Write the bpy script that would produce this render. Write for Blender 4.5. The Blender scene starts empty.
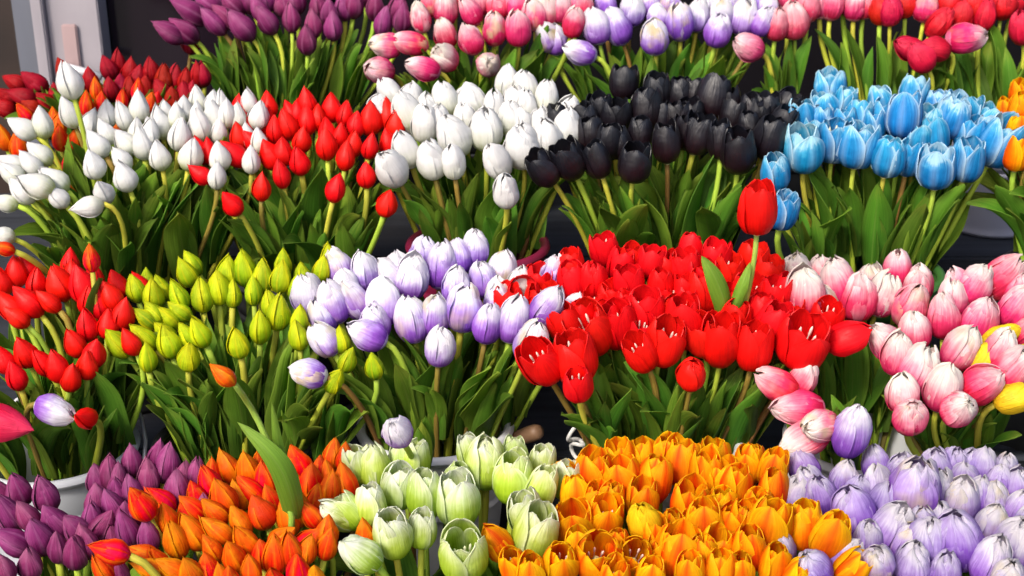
import bpy, math, random
from mathutils import Vector, Matrix, Quaternion
random.seed(7)
PI = math.pi
R = math.radians
scene = bpy.context.scene
COL = scene.collection

# ------------------------------------------------------------------ camera
CAM_Z, PITCH, F = 1.60, R(22.0), 1370.0
FWD = Vector((0, math.cos(PITCH), -math.sin(PITCH)))
UP = Vector((0, math.sin(PITCH), math.cos(PITCH)))
RIGHT = Vector((1, 0, 0))
CAM = Vector((0, 0, CAM_Z))
cam_d = bpy.data.cameras.new('camera'); cam = bpy.data.objects.new('camera', cam_d); COL.objects.link(cam)
cam.location = CAM; cam.rotation_euler = (PI / 2 - PITCH, 0, 0)
cam_d.sensor_width = 36; cam_d.lens = F / 1024 * 36; cam_d.clip_end = 200; cam_d.clip_start = 0.02
scene.camera = cam
cam_d.dof.use_dof = True; cam_d.dof.focus_distance = 1.95; cam_d.dof.aperture_fstop = 7.0


def at(u, v, Y):
    """the world point at distance Y in front of the camera seen at pixel (u, v)"""
    d = FWD + RIGHT * ((u - 512) / F) + UP * ((288 - v) / F)
    return CAM + d * (Y / d.y)


# ------------------------------------------------------------------ light
SUN_DIR = Vector((-0.42, -0.58, 0.70)).normalized()      # towards the sun
elev = math.asin(SUN_DIR.z)
w = bpy.data.worlds.new('World'); scene.world = w; w.use_nodes = True
nt = w.node_tree
sky = nt.nodes.new('ShaderNodeTexSky'); sky.sky_type = 'NISHITA'; sky.sun_disc = False
sky.sun_elevation = elev
sky.sun_rotation = math.atan2(SUN_DIR.x, SUN_DIR.y)
sky.air_density = 0.7; sky.dust_density = 4.0; sky.ozone_density = 0.3
bg = nt.nodes['Background']; bg.inputs['Strength'].default_value = 0.15
nt.links.new(sky.outputs[0], bg.inputs[0])
sd = bpy.data.lights.new('sun', 'SUN'); so = bpy.data.objects.new('sun', sd); COL.objects.link(so)
sd.energy = 1.5; sd.angle = R(10); sd.color = (1.0, 0.95, 0.86)
so.rotation_euler = SUN_DIR.to_track_quat('Z', 'Y').to_euler()
so.location = (-2, -1, 5)
scene.view_settings.view_transform = 'Standard'; scene.view_settings.look = 'None'
scene.view_settings.exposure = 0.70; scene.view_settings.gamma = 1.0

# ------------------------------------------------------------------ materials
def new_mat(name):
    m = bpy.data.materials.new(name); m.use_nodes = True
    n = m.node_tree.nodes; n.clear()
    return m, n, m.node_tree.links


def ramp(n, stops, interp='LINEAR'):
    r = n.new('ShaderNodeValToRGB'); r.color_ramp.interpolation = interp
    e = r.color_ramp.elements
    while len(e) < len(stops): e.new(0.5)
    for k, (p, c) in enumerate(stops):
        e[k].position = p; e[k].color = (*c, 1)
    return r


def mathn(n, l, op, a, b=None):
    m = n.new('ShaderNodeMath'); m.operation = op
    for k, x in enumerate((a, b)):
        if x is None: continue
        if isinstance(x, (int, float)): m.inputs[k].default_value = x
        else: l.new(x, m.inputs[k])
    return m.outputs[0]


def mixc(n, l, fac, a, b, mode='MIX'):
    m = n.new('ShaderNodeMix'); m.data_type = 'RGBA'; m.blend_type = mode
    for s, x in ((m.inputs[0], fac), (m.inputs[6], a), (m.inputs[7], b)):
        if isinstance(x, (int, float)): s.default_value = x
        elif isinstance(x, tuple): s.default_value = (*x, 1)
        else: l.new(x, s)
    return m.outputs[2]


def organic(name, stops, edge=None, edge_amt=0.6, edge_pow=3.0, rough=0.42, spec=0.4, transl=0.22, noise=0.18, mid=None, mid_w=0.16,
            mid_amt=0.5, streak=0.18, fade=None, hue_var=0.02, val_var=0.25, bump=0.6, coat=0.0, veins=0.45):
    """petals, leaves: a colour along the length (uv.y), another along the rim and the midrib, fine lengthwise veins"""
    m, n, l = new_mat(name)
    uv = n.new('ShaderNodeUVMap')
    sep = n.new('ShaderNodeSeparateXYZ'); l.new(uv.outputs[0], sep.inputs[0])
    u, v = sep.outputs[0], sep.outputs[1]
    oi = n.new('ShaderNodeObjectInfo')
    tc = n.new('ShaderNodeTexCoord')
    off = n.new('ShaderNodeVectorMath'); off.operation = 'ADD'
    l.new(tc.outputs['Object'], off.inputs[0])
    mulr = n.new('ShaderNodeVectorMath'); mulr.operation = 'SCALE'; mulr.inputs[0].default_value = (37, 91, 53)
    l.new(oi.outputs['Random'], mulr.inputs['Scale']); l.new(mulr.outputs[0], off.inputs[1])
    nz = n.new('ShaderNodeTexNoise'); nz.inputs['Scale'].default_value = 3.2; nz.inputs['Detail'].default_value = 3
    l.new(off.outputs[0], nz.inputs['Vector'])
    # lengthwise veins
    cmb = n.new('ShaderNodeCombineXYZ')
    l.new(mathn(n, l, 'MULTIPLY', u, 22.0), cmb.inputs[0]); l.new(mathn(n, l, 'MULTIPLY', v, 1.6), cmb.inputs[1])
    l.new(mathn(n, l, 'MULTIPLY', oi.outputs['Random'], 50.0), cmb.inputs[2])
    vn = n.new('ShaderNodeTexNoise'); vn.inputs['Scale'].default_value = 1.0; vn.inputs['Detail'].default_value = 2
    l.new(cmb.outputs[0], vn.inputs['Vector'])
    pos = mathn(n, l, 'ADD', v, mathn(n, l, 'MULTIPLY', mathn(n, l, 'SUBTRACT', nz.outputs[0], 0.5), noise * 2))
    pos = mathn(n, l, 'ADD', pos, mathn(n, l, 'MULTIPLY', mathn(n, l, 'SUBTRACT', vn.outputs[0], 0.5), streak))
    osep = n.new('ShaderNodeSeparateColor'); l.new(oi.outputs['Color'], osep.inputs[0])
    pos = mathn(n, l, 'ADD', pos, mathn(n, l, 'MULTIPLY', mathn(n, l, 'SUBTRACT', osep.outputs[0], 0.5), 0.32))
    c = n.new('ShaderNodeClamp'); l.new(pos, c.inputs[0])
    rp = ramp(n, stops); l.new(c.outputs[0], rp.inputs[0])
    colr = rp.outputs[0]
    au = mathn(n, l, 'ABSOLUTE', mathn(n, l, 'SUBTRACT', mathn(n, l, 'MULTIPLY', u, 2.0), 1.0))
    if mid is not None:
        g = mathn(n, l, 'SUBTRACT', 1.0, mathn(n, l, 'MINIMUM', mathn(n, l, 'DIVIDE', au, mid_w), 1.0))
        colr = mixc(n, l, mathn(n, l, 'MULTIPLY', g, mid_amt), colr, mid)
    if edge is not None:
        e = mathn(n, l, 'POWER', au, edge_pow)
        e = mathn(n, l, 'MULTIPLY', e, mathn(n, l, 'ADD', mathn(n, l, 'MULTIPLY', vn.outputs[0], 0.8), 0.5))
        e = mathn(n, l, 'MINIMUM', mathn(n, l, 'MULTIPLY', e, edge_amt), 1.0)
        colr = mixc(n, l, e, colr, edge)
    if fade is not None:       # weathered patches, only on some of the flowers
        fz = n.new('ShaderNodeTexNoise'); fz.inputs['Scale'].default_value = 2.0
        l.new(off.outputs[0], fz.inputs['Vector'])
        k = mathn(n, l, 'MULTIPLY', mathn(n, l, 'MAXIMUM', mathn(n, l, 'SUBTRACT', fz.outputs[0], 0.5), 0.0), 5.0)
        k = mathn(n, l, 'MULTIPLY', k, mathn(n, l, 'MAXIMUM', mathn(n, l, 'SUBTRACT', mathn(n, l, 'MULTIPLY', osep.outputs[2], 2.2), 1.3), 0.0))
        colr = mixc(n, l, mathn(n, l, 'MINIMUM', k, 0.8), colr, fade)
    hs = n.new('ShaderNodeHueSaturation'); l.new(colr, hs.inputs['Color'])
    l.new(mathn(n, l, 'ADD', 0.5 - hue_var / 2, mathn(n, l, 'MULTIPLY', osep.outputs[1], hue_var)), hs.inputs['Hue'])
    val = mathn(n, l, 'ADD', 1 - val_var / 2, mathn(n, l, 'MULTIPLY', oi.outputs['Random'], val_var))
    val = mathn(n, l, 'ADD', val, mathn(n, l, 'MULTIPLY', mathn(n, l, 'SUBTRACT', vn.outputs[0], 0.5), veins))
    val = mathn(n, l, 'ADD', val, mathn(n, l, 'MULTIPLY', mathn(n, l, 'SUBTRACT', nz.outputs[0], 0.5), veins * .8))
    l.new(val, hs.inputs['Value'])
    p = n.new('ShaderNodeBsdfPrincipled'); l.new(hs.outputs[0], p.inputs['Base Color'])
    p.inputs['Roughness'].default_value = rough + .10; p.inputs['Specular IOR Level'].default_value = spec * .75
    p.inputs['Coat Weight'].default_value = coat; p.inputs['Coat Roughness'].default_value = 0.25
    b = n.new('ShaderNodeBump'); b.inputs['Strength'].default_value = bump; b.inputs['Distance'].default_value = 0.0025
    l.new(mathn(n, l, 'ADD', vn.outputs[0], mathn(n, l, 'MULTIPLY', nz.outputs[0], 1.6)), b.inputs['Height'])
    l.new(b.outputs[0], p.inputs['Normal'])
    t = n.new('ShaderNodeBsdfTranslucent'); l.new(hs.outputs[0], t.inputs['Color'])
    mx = n.new('ShaderNodeMixShader'); mx.inputs[0].default_value = transl
    l.new(p.outputs[0], mx.inputs[1]); l.new(t.outputs[0], mx.inputs[2])
    o = n.new('ShaderNodeOutputMaterial'); l.new(mx.outputs[0], o.inputs[0])
    return m


def solid(name, col, rough=0.5, metal=0.0, spec=0.5, grain=0.15, scale=14.0, stretch=(1, 1, 1), bump=0.1, dirt=None):
    m, n, l = new_mat(name)
    tc = n.new('ShaderNodeTexCoord'); mp = n.new('ShaderNodeMapping'); mp.inputs['Scale'].default_value = stretch
    l.new(tc.outputs['Object'], mp.inputs[0])
    nz = n.new('ShaderNodeTexNoise'); nz.inputs['Scale'].default_value = scale; nz.inputs['Detail'].default_value = 6
    l.new(mp.outputs[0], nz.inputs['Vector'])
    lo = tuple(x * (1 - grain) for x in col); hi = tuple(min(1, x * (1 + grain)) for x in col)
    rp = ramp(n, [(0.3, lo), (0.7, hi)]); l.new(nz.outputs[0], rp.inputs[0])
    colr = rp.outputs[0]
    if dirt is not None:
        n2 = n.new('ShaderNodeTexNoise'); n2.inputs['Scale'].default_value = scale * 0.35; n2.inputs['Detail'].default_value = 8
        l.new(tc.outputs['Object'], n2.inputs['Vector'])
        r2 = ramp(n, [(0.52, (0, 0, 0)), (0.72, (0.7, 0.7, 0.7))]); l.new(n2.outputs[0], r2.inputs[0])
        colr = mixc(n, l, r2.outputs[0], colr, dirt)
    p = n.new('ShaderNodeBsdfPrincipled'); l.new(colr, p.inputs['Base Color'])
    p.inputs['Roughness'].default_value = rough; p.inputs['Metallic'].default_value = metal; p.inputs['Specular IOR Level'].default_value = spec
    b = n.new('ShaderNodeBump'); b.inputs['Strength'].default_value = bump; b.inputs['Distance'].default_value = 0.004
    l.new(nz.outputs[0], b.inputs['Height']); l.new(b.outputs[0], p.inputs['Normal'])
    o = n.new('ShaderNodeOutputMaterial'); l.new(p.outputs[0], o.inputs[0])
    return m


M = {}
M['purple'] = organic('purple_petal', [(0, (.07, .003, .035)), (.35, (.16, .010, .08)), (.75, (.28, .035, .15)), (1, (.36, .09, .21))], edge=(.42, .14, .28), edge_amt=.5,
                      mid=(.40, .13, .28), mid_amt=.4, rough=.45, spec=.25, hue_var=.03)
M['pinkwhite'] = organic('pink_white_petal', [(0, (.66, .008, .06)), (.36, (.80, .04, .16)), (.58, (.82, .22, .32)), (.80, (.80, .55, .56)), (1, (.80, .74, .66))],
                         fade=(.66, .54, .32), noise=.24, streak=.22, rough=.45, spec=.25, transl=.25)
M['lilac'] = organic('lilac_petal', [(0, (.16, .035, .40)), (.30, (.29, .10, .56)), (.52, (.46, .31, .70)), (.70, (.70, .65, .80)), (1, (.79, .77, .80))],
                     noise=.24, streak=.22, fade=(.62, .50, .22), rough=.45, spec=.25, transl=.22)
M['lilac_shaded'] = organic('shaded_violet_petal', [(0, (.11, .03, .32)), (.40, (.21, .085, .46)), (.66, (.36, .25, .56)), (.86, (.50, .45, .60)), (1, (.57, .54, .58))],  # more violet than the lilac, and dimmed: the bunch's shade is in its colours
                     noise=.26, streak=.22, fade=(.52, .42, .20), rough=.5, spec=.2, transl=.2, bump=.7)
M['pink'] = organic('pink_petal', [(0, (.55, .01, .06)), (.35, (.72, .06, .17)), (.7, (.80, .28, .36)), (1, (.82, .55, .56))], noise=.24, rough=.45)
M['crimson'] = organic('crimson_petal', [(0, (.35, .002, .015)), (.5, (.62, .006, .03)), (1, (.70, .03, .07))], rough=.42, spec=.35)
M['darkred'] = organic('dark_red_petal', [(0, (.13, .002, .006)), (.5, (.34, .003, .012)), (1, (.44, .01, .025))], mid=(.48, .05, .07), mid_amt=.35, spec=.2, rough=.38)
M['red'] = organic('red_petal', [(0, (.52, .002, .002)), (.4, (.78, .004, .003)), (1, (.84, .008, .006))], rough=.34, spec=.3, transl=.2, val_var=.15, hue_var=.003, bump=.2)
M['redcup'] = organic('scarlet_petal', [(0, (.50, .001, .001)), (.4, (.80, .003, .003)), (1, (.86, .008, .008))], rough=.36, spec=.3, transl=.22, val_var=.15, hue_var=.003, bump=.25)
M['white'] = organic('white_petal', [(0, (.50, .56, .22)), (.20, (.70, .72, .58)), (.6, (.70, .70, .68)), (1, (.71, .71, .70))], rough=.42, spec=.35, transl=.18, val_var=.1, bump=.5, veins=.16)
M['black'] = organic('black_petal', [(0, (.020, .003, .006)), (.4, (.009, .004, .007)), (.8, (.005, .005, .009)), (1, (.007, .008, .013))], rough=.30, spec=.75, transl=.04, val_var=.5, bump=.4)
M['blue'] = organic('blue_petal', [(0, (.004, .07, .22)), (.35, (.004, .15, .40)), (.72, (.008, .23, .52)), (.90, (.06, .36, .62)), (1, (.32, .58, .72))], edge=(.52, .72, .84), edge_amt=.9, edge_pow=6,
                    mid=(.40, .58, .78), mid_w=.26, mid_amt=.2, noise=.34, streak=.5, rough=.42, spec=.25, transl=.15)
M['orangebud'] = organic('orange_red_petal', [(0, (.70, .012, .002)), (.4, (.80, .045, .002)), (.75, (.84, .085, .003)), (1, (.83, .19, .005))], edge=(.86, .29, .005), edge_amt=.95, edge_pow=2.6,
                         mid=(.82, .26, .006), mid_w=.13, mid_amt=.5, streak=.4, noise=.30, rough=.36, spec=.22, hue_var=.04, transl=.25)
M['redorange'] = organic('red_orange_petal', [(0, (.62, .004, .003)), (.5, (.76, .010, .003)), (1, (.80, .05, .004))], edge=(.82, .16, .004), edge_amt=.9, edge_pow=5, rough=.36, spec=.3, transl=.2)
M['orange'] = organic('orange_petal', [(0, (.86, .06, .001)), (.35, (.92, .18, .001)), (.7, (.95, .38, .003)), (1, (.96, .55, .006))], edge=(.96, .58, .006), edge_amt=1.0, edge_pow=2.2,
                      mid=(.82, .05, .002), mid_w=.5, mid_amt=.8, streak=.28, noise=.22, rough=.42, spec=.22, hue_var=.02, transl=.45, bump=.5)
M['amber'] = organic('amber_petal', [(0, (.86, .24, .002)), (.5, (.90, .42, .004)), (1, (.92, .56, .01))], noise=.3, rough=.5, spec=.2, transl=.35, bump=.6)
M['lime'] = organic('yellow_green_petal', [(0, (.12, .26, .006)), (.4, (.30, .47, .006)), (.8, (.50, .62, .008)), (1, (.60, .63, .008))], edge=(.76, .74, .01), edge_amt=1.1, edge_pow=2.6,
                    mid=(.66, .60, .01), mid_w=.14, mid_amt=.6, streak=.3, noise=.2, rough=.40, spec=.25, transl=.28)
M['palegreen'] = organic('pale_green_petal', [(0, (.26, .48, .01)), (.30, (.44, .64, .03)), (.58, (.54, .70, .10)), (.80, (.70, .79, .36)), (1, (.82, .85, .70))], edge=(.82, .86, .66), edge_amt=.6, edge_pow=4,
                         mid=(.40, .60, .03), mid_w=.4, mid_amt=.3, noise=.18, streak=.3, rough=.42, spec=.25, transl=.3)
M['yellow'] = organic('yellow_petal', [(0, (.72, .46, .01)), (1, (.84, .66, .02))], rough=.45, transl=.25)
M['leaf'] = organic('leaf', [(0, (.085, .19, .018)), (.4, (.10, .24, .020)), (.85, (.15, .32, .026)), (1, (.25, .36, .04))], mid=(.21, .31, .05), mid_w=.08, mid_amt=.5,
                    edge=(.20, .30, .035), edge_amt=.5, rough=.45, spec=.3, transl=.45, streak=.5, noise=.15, hue_var=.05, val_var=.8, bump=.5)
M['leafbright'] = organic('bright_leaf', [(0, (.17, .34, .03)), (.6, (.19, .37, .035)), (1, (.28, .44, .05))], mid=(.26, .40, .08), mid_w=.08, mid_amt=.5, rough=.38, transl=.32, streak=.5, val_var=.2)
M['stem'] = organic('stem', [(0, (.18, .28, .025)), (.5, (.34, .42, .035)), (1, (.42, .47, .05))], rough=.45, spec=.25, transl=.0, noise=.3, streak=.3, hue_var=.09, val_var=.5, bump=.2)
M['stembrown'] = organic('brown_stem', [(0, (.10, .11, .02)), (.5, (.20, .11, .025)), (1, (.25, .17, .03))], rough=.45, transl=.0, noise=.3, hue_var=.05, val_var=.5)
M['stembright'] = organic('bright_stem', [(0, (.24, .42, .05)), (1, (.38, .52, .08))], rough=.4, transl=.0, noise=.3, val_var=.2)
M['pistil'] = solid('pistil', (.55, .52, .22), rough=.6)
M['stamenpale'] = solid('pale_stamen', (.82, .66, .58), rough=.6)
M['stamengreen'] = solid('green_white_stamen', (.78, .80, .55), rough=.6)
M['stamendark'] = solid('dark_stamen', (.30, .30, .28), rough=.5)
M['bucket_grey'] = solid('grey_plastic', (.50, .52, .56), rough=.38, grain=.08, scale=5, dirt=(.36, .36, .36))
M['bucket_white'] = solid('white_plastic', (.68, .69, .72), rough=.4, grain=.06, scale=5, dirt=(.5, .49, .47))
M['bucket_lilac'] = solid('pale_grey_plastic', (.36, .36, .43), rough=.5, grain=.06, scale=5, dirt=(.28, .28, .32))
M['bucket_crimson'] = solid('crimson_plastic', (.22, .012, .05), rough=.35, grain=.15)
M['bucket_black'] = solid('black_plastic', (.022, .023, .025), rough=.4, grain=.2)
M['bucket_green'] = solid('green_plastic', (.05, .16, .035), rough=.4, grain=.15)
M['slate'] = solid('slate_painted_wood', (.030, .034, .043), rough=.65, spec=.2, grain=.3, scale=9, stretch=(.25, 4, 4), bump=.3, dirt=(.055, .052, .05))
M['ground'] = solid('paving', (.11, .105, .10), rough=.9, grain=.35, scale=18, bump=.5)
M['wall'] = solid('dark_wall', (.006, .005, .007), rough=.8, spec=.1, grain=.3, scale=4)
M['glass'] = solid('dark_glass', (.010, .006, .010), rough=.12, grain=.5, scale=1.2, bump=.0)
M['rust'] = solid('brown_panel', (.030, .017, .013), rough=.5, grain=.5, scale=3)
M['alu'] = solid('brushed_frame', (.36, .33, .36), rough=.42, metal=.0, grain=.12, scale=10, stretch=(1, 1, .15), dirt=(.27, .25, .28))
M['alu_dark'] = solid('slate_frame', (.12, .13, .16), rough=.45, grain=.15, scale=8, stretch=(1, 1, .2))
M['steel'] = solid('steel', (.70, .69, .72), rough=.25, metal=.2, grain=.1)
M['plate'] = solid('pink_reflection_plate', (.42, .30, .30), rough=.35, grain=.25, scale=6, stretch=(1, 1, .3))  # the pink imitates a reflection, painted into the plate's colour
M['wood'] = solid('turned_wood', (.23, .13, .07), rough=.55, grain=.35, scale=12, stretch=(1, 1, .2))
M['cord'] = solid('white_cord', (.62, .62, .60), rough=.8, grain=.2, scale=60, bump=.6)


# ------------------------------------------------------------------ mesh helpers
def mk_mesh(name, verts, faces, mat, uvs=None, smooth=True):
    me = bpy.data.meshes.new(name); me.from_pydata(verts, [], faces)
    if uvs is not None:
        ul = me.uv_layers.new(name='UVMap')
        flat = []
        for lp in me.loops: flat.extend(uvs[lp.vertex_index])
        ul.data.foreach_set('uv', flat)
    if smooth: me.polygons.foreach_set('use_smooth', [True] * len(me.polygons))
    if mat is not None: me.materials.append(mat)
    me.update()
    return me


def obj(name, me, parent=None, loc=(0, 0, 0)):
    o = bpy.data.objects.new(name, me); COL.objects.link(o); o.location = loc
    if parent is not None: o.parent = parent
    return o


def tag(o, label, cat, group=None):
    o['label'] = label; o['category'] = cat
    if group: o['group'] = group
    return o


def interp(pts, t):
    for (a, x), (b, y) in zip(pts, pts[1:]):
        if t <= b:
            k = (t - a) / (b - a); k = k * k * (3 - 2 * k) * .5 + k * .5
            return x + (y - x) * k
    return pts[-1][1]


def strip_shell(name, grid, uvg, mat, thick_dir, th):
    """a sheet of real thickness from a grid of points; thick_dir(i, j) is the way inwards"""
    NT, NS = len(grid), len(grid[0])
    V, U = [], []
    for side in (0, 1):
        for i in range(NT):
            for j in range(NS):
                p = grid[i][j]
                if side: p = p + thick_dir(i, j) * th
                V.append(tuple(p)); U.append(uvg[i][j])
    idx = lambda s, i, j: s * NT * NS + i * NS + j
    Fc = []
    for i in range(NT - 1):
        for j in range(NS - 1):
            Fc.append((idx(0, i, j), idx(0, i, j + 1), idx(0, i + 1, j + 1), idx(0, i + 1, j)))
            Fc.append((idx(1, i, j), idx(1, i + 1, j), idx(1, i + 1, j + 1), idx(1, i, j + 1)))
    rim = [(0, j) for j in range(NS)] + [(i, NS - 1) for i in range(1, NT)] + [(NT - 1, j) for j in range(NS - 2, -1, -1)] + [(i, 0) for i in range(NT - 2, 0, -1)]
    for a, b in zip(rim, rim[1:] + rim[:1]):
        Fc.append((idx(0, *b), idx(0, *a), idx(1, *a), idx(1, *b)))
    me = mk_mesh(name, V, Fc, mat, U)
    me.set_sharp_from_angle(angle=R(55))
    return me


PROF = {   # outline of the flower (radius along its height) and half width of a petal in degrees, up to where its tip rounds off
    'bud': dict(R=[(0, .06), (.06, .165), (.16, .265), (.34, .325), (.52, .31), (.70, .23), (.86, .125), (1, .015)], W=[(0, 56), (.3, 66), (.75, 62), (1, 50)], dip=.02, ruf=.007, tip=1.0),
    'bloom': dict(R=[(0, .06), (.05, .19), (.15, .30), (.36, .365), (.58, .355), (.76, .30), (.89, .22), (1, .085)], W=[(0, 52), (.2, 68), (.62, 70), (1, 74)], dip=.02, ruf=.018, tip=.66),
    'cup': dict(R=[(0, .06), (.05, .21), (.15, .325), (.36, .395), (.58, .39), (.78, .35), (.90, .305), (1, .25)], W=[(0, 52), (.2, 65), (.58, 64), (1, 60)], dip=.0, ruf=.009, tip=.60),
}
NOISE = [[random.uniform(-1, 1) for _ in range(8)] for _ in range(40)]


def petal_mesh(kind, mat, variant, inner):
    P = PROF[kind]; NT, NS = 15, 9
    nz = NOISE[variant + (8 if inner else 0)]
    rs = (0.86 if kind == 'cup' else 0.90) if inner else 1.0
    hs = (0.97 if inner else 1.0) * (1 + 0.035 * nz[5])
    grid, uvg = [], []
    for i in range(NT):
        t = 1 - (1 - i / (NT - 1)) ** 1.6
        row, ur = [], []
        for j in range(NS):
            s = -1 + 2 * j / (NS - 1)
            W = R(interp(P['W'], t)) * (1 if t < P['tip'] or P['tip'] == 1 else max(.06, (1 - ((t - P['tip']) / (1 - P['tip'])) ** 2.3)) ** .55) * (.97 if inner else 1.04)
            a = s * W
            rad = interp(P['R'], t) * rs
            rad *= 1 + (.085 if kind == 'bud' else .05) * s * min(1, 3 * t) * (1 - t ** 3) + (-(.06 if kind == 'bud' else .04) * math.exp(-(s / .14) ** 2) * min(1, 2 * t) if kind != 'cup' else .02 * math.cos(s * PI))
            ru = P['ruf'] * (min(1, t * 1.6))
            rad += ru * (math.sin(3.1 * s + 6 * t + 3 * nz[0]) * nz[1] + math.sin(5.3 * s - 4.5 * t + 3 * nz[2]) * nz[3] + 0.7 * math.sin(9 * t + 4 * s + 5 * nz[4]) * nz[6])
            if kind != 'bud': rad += (abs(s) ** 2) * t * t * (.02 if kind == 'cup' else .004) + (.025 * nz[7] * t ** 4)
            if kind == 'bloom': rad += .014 * math.sin(11 * t + 2.5 * s + 4 * nz[1]) * math.cos(3.4 * s + 2 * nz[2]) * math.sin(PI * t)
            z = t * hs - P['dip'] * s * s * t * (2 if kind != 'bud' else 1)
            if kind != 'bud': z += ru * .5 * math.sin(4 * s + 6 * nz[4]) * t
            row.append(Vector((rad * math.cos(a), rad * math.sin(a), z))); ur.append((.5 + .5 * s, t))
        grid.append(row); uvg.append(ur)
    inw = lambda i, j: -Vector((grid[i][j].x, grid[i][j].y, -0.05 if i > NT - 3 else .02)).normalized() if grid[i][j].xy.length > 1e-4 else Vector((0, 0, -1))
    return strip_shell('petal', grid, uvg, mat, inw, 0.016 if kind != 'bud' else 0.014)


def lathe(prof, seg=16, uv=True):
    V, Fc, U = [], [], []
    for i, (r, z) in enumerate(prof):
        for k in range(seg):
            a = 2 * PI * k / seg
            V.append((r * math.cos(a), r * math.sin(a), z)); U.append((k / seg, i / (len(prof) - 1)))
    for i in range(len(prof) - 1):
        for k in range(seg):
            Fc.append((i * seg + k, i * seg + (k + 1) % seg, (i + 1) * seg + (k + 1) % seg, (i + 1) * seg + k))
    return V, Fc, U


def core_mesh(kind, mat):
    if kind != 'cup':          # the closed heart of the flower
        pf, k, zt = (PROF['bud']['R'], .93, .97) if kind == 'bud' else (PROF['bloom']['R'], .92, .95)
        ts = [0, .05, .12, .22, .34, .48, .62, .76, .88, .95, 1]
        prof = [(interp(pf, t) * k * (1 if kind == 'bud' else min(1, 1.04 - t ** 6)) + .001, t * zt) for t in ts]
        V, Fc, U = lathe(prof, 14)
        for i in range(len(V)):
            a = 2 * PI * (i % 14) / 14; t = ts[i // 14]
            w_ = 1 + (.10 * math.sin(3 * a + 5 * t) * t if kind == 'bloom' else 0)
            V[i] = (V[i][0] * w_, V[i][1] * w_, V[i][2])
            U[i] = (abs((3 * U[i][0]) % 1), U[i][1] if kind == 'bud' else max(t, .62))
        V.append((0, 0, -.01)); U.append((0.5, 0)); b = len(V) - 1
        for k in range(14): Fc.append((b, (k + 1) % 14, k))
        return mk_mesh('bloom', V, Fc, mat, U)
    prof = [(.075, -.01), (.09, .02), (.06, .07), (.05, .18), (.045, .30), (.075, .36), (.05, .41), (.004, .42)]
    V, Fc, U = lathe(prof, 10)
    return mk_mesh('bloom', V, Fc, M['pistil'], U)


def tube(path, radii, seg=7):
    """tube along a list of Vectors"""
    V, Fc, U = [], [], []
    n = len(path)
    ref = Vector((1, 0, 0))
    for i, p in enumerate(path):
        d = (path[min(i + 1, n - 1)] - path[max(i - 1, 0)]).normalized()
        if i == 0:
            if abs(d.dot(ref)) > .9: ref = Vector((0, 1, 0))
        a = (ref - d * ref.dot(d)).normalized(); ref = a
        b = d.cross(a)
        r = radii[i] if isinstance(radii, list) else radii
        for k in range(seg):
            an = 2 * PI * k / seg
            V.append(tuple(p + a * (r * math.cos(an)) + b * (r * math.sin(an)))); U.append((k / seg, i / (n - 1)))
    for i in range(n - 1):
        for k in range(seg):
            Fc.append((i * seg + k, i * seg + (k + 1) % seg, (i + 1) * seg + (k + 1) % seg, (i + 1) * seg + k))
    Fc.append(tuple(range(seg - 1, -1, -1))); Fc.append(tuple((n - 1) * seg + k for k in range(seg)))
    return V, Fc, U


def box(cx, cy, cz, sx, sy, sz, bev=0.0):
    import bmesh
    bm = bmesh.new(); bmesh.ops.create_cube(bm, size=1)
    bmesh.ops.scale(bm, verts=bm.verts, vec=(sx, sy, sz))
    if bev > 0: bmesh.ops.bevel(bm, geom=bm.edges[:], offset=bev, segments=2, affect='EDGES')
    bmesh.ops.translate(bm, verts=bm.verts, vec=(cx, cy, cz))
    return bm


def bm_obj(name, bm, mat, parent=None, smooth=False, loc=(0, 0, 0)):
    me = bpy.data.meshes.new(name); bm.to_mesh(me); bm.free(); me.materials.append(mat)
    if smooth: me.polygons.foreach_set('use_smooth', [True] * len(me.polygons))
    return obj(name, me, parent, loc)


# leaves: spine rises along +z and bends towards +x; unit length
def leaf_from_spine(pts, width, side_hint, mat, cup=.35, wave=.0, ph=0.0, th=.0012, fold=0.0):
    NT, NS = len(pts), 7
    grid, uvg = [], []
    for i in range(NT):
        t = i / (NT - 1)
        d = (pts[min(i + 1, NT - 1)] - pts[max(i - 1, 0)]).normalized()
        sd = (side_hint - d * side_hint.dot(d)).normalized()
        if fold: sd = Quaternion(d, fold * t) @ sd
        nn = d.cross(sd)
        wv = width * (.30 + .70 * math.sin(PI * min(1, t * .86 + .10)) ** .8) * (1 - t ** 5) ** .75
        row, ur = [], []
        for j in range(NS):
            s = -1 + 2 * j / (NS - 1)
            off = cup * wv * (abs(s) ** 1.6) * (1.25 - .7 * t) + wave * width * math.sin(7.5 * t + ph + (1.4 if s > 0 else 0)) * abs(s)
            row.append(pts[i] + sd * (wv * s * .5 * (1 - .15 * cup)) + nn * (off * .6)); ur.append((.5 + .5 * s, t))
        grid.append(row); uvg.append(ur)

    def inw(i, j):
        d = (pts[min(i + 1, NT - 1)] - pts[max(i - 1, 0)]).normalized()
        sd = (side_hint - d * side_hint.dot(d)).normalized()
        return d.cross(sd)
    return strip_shell('leaf', grid, uvg, mat, inw, th)


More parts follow.
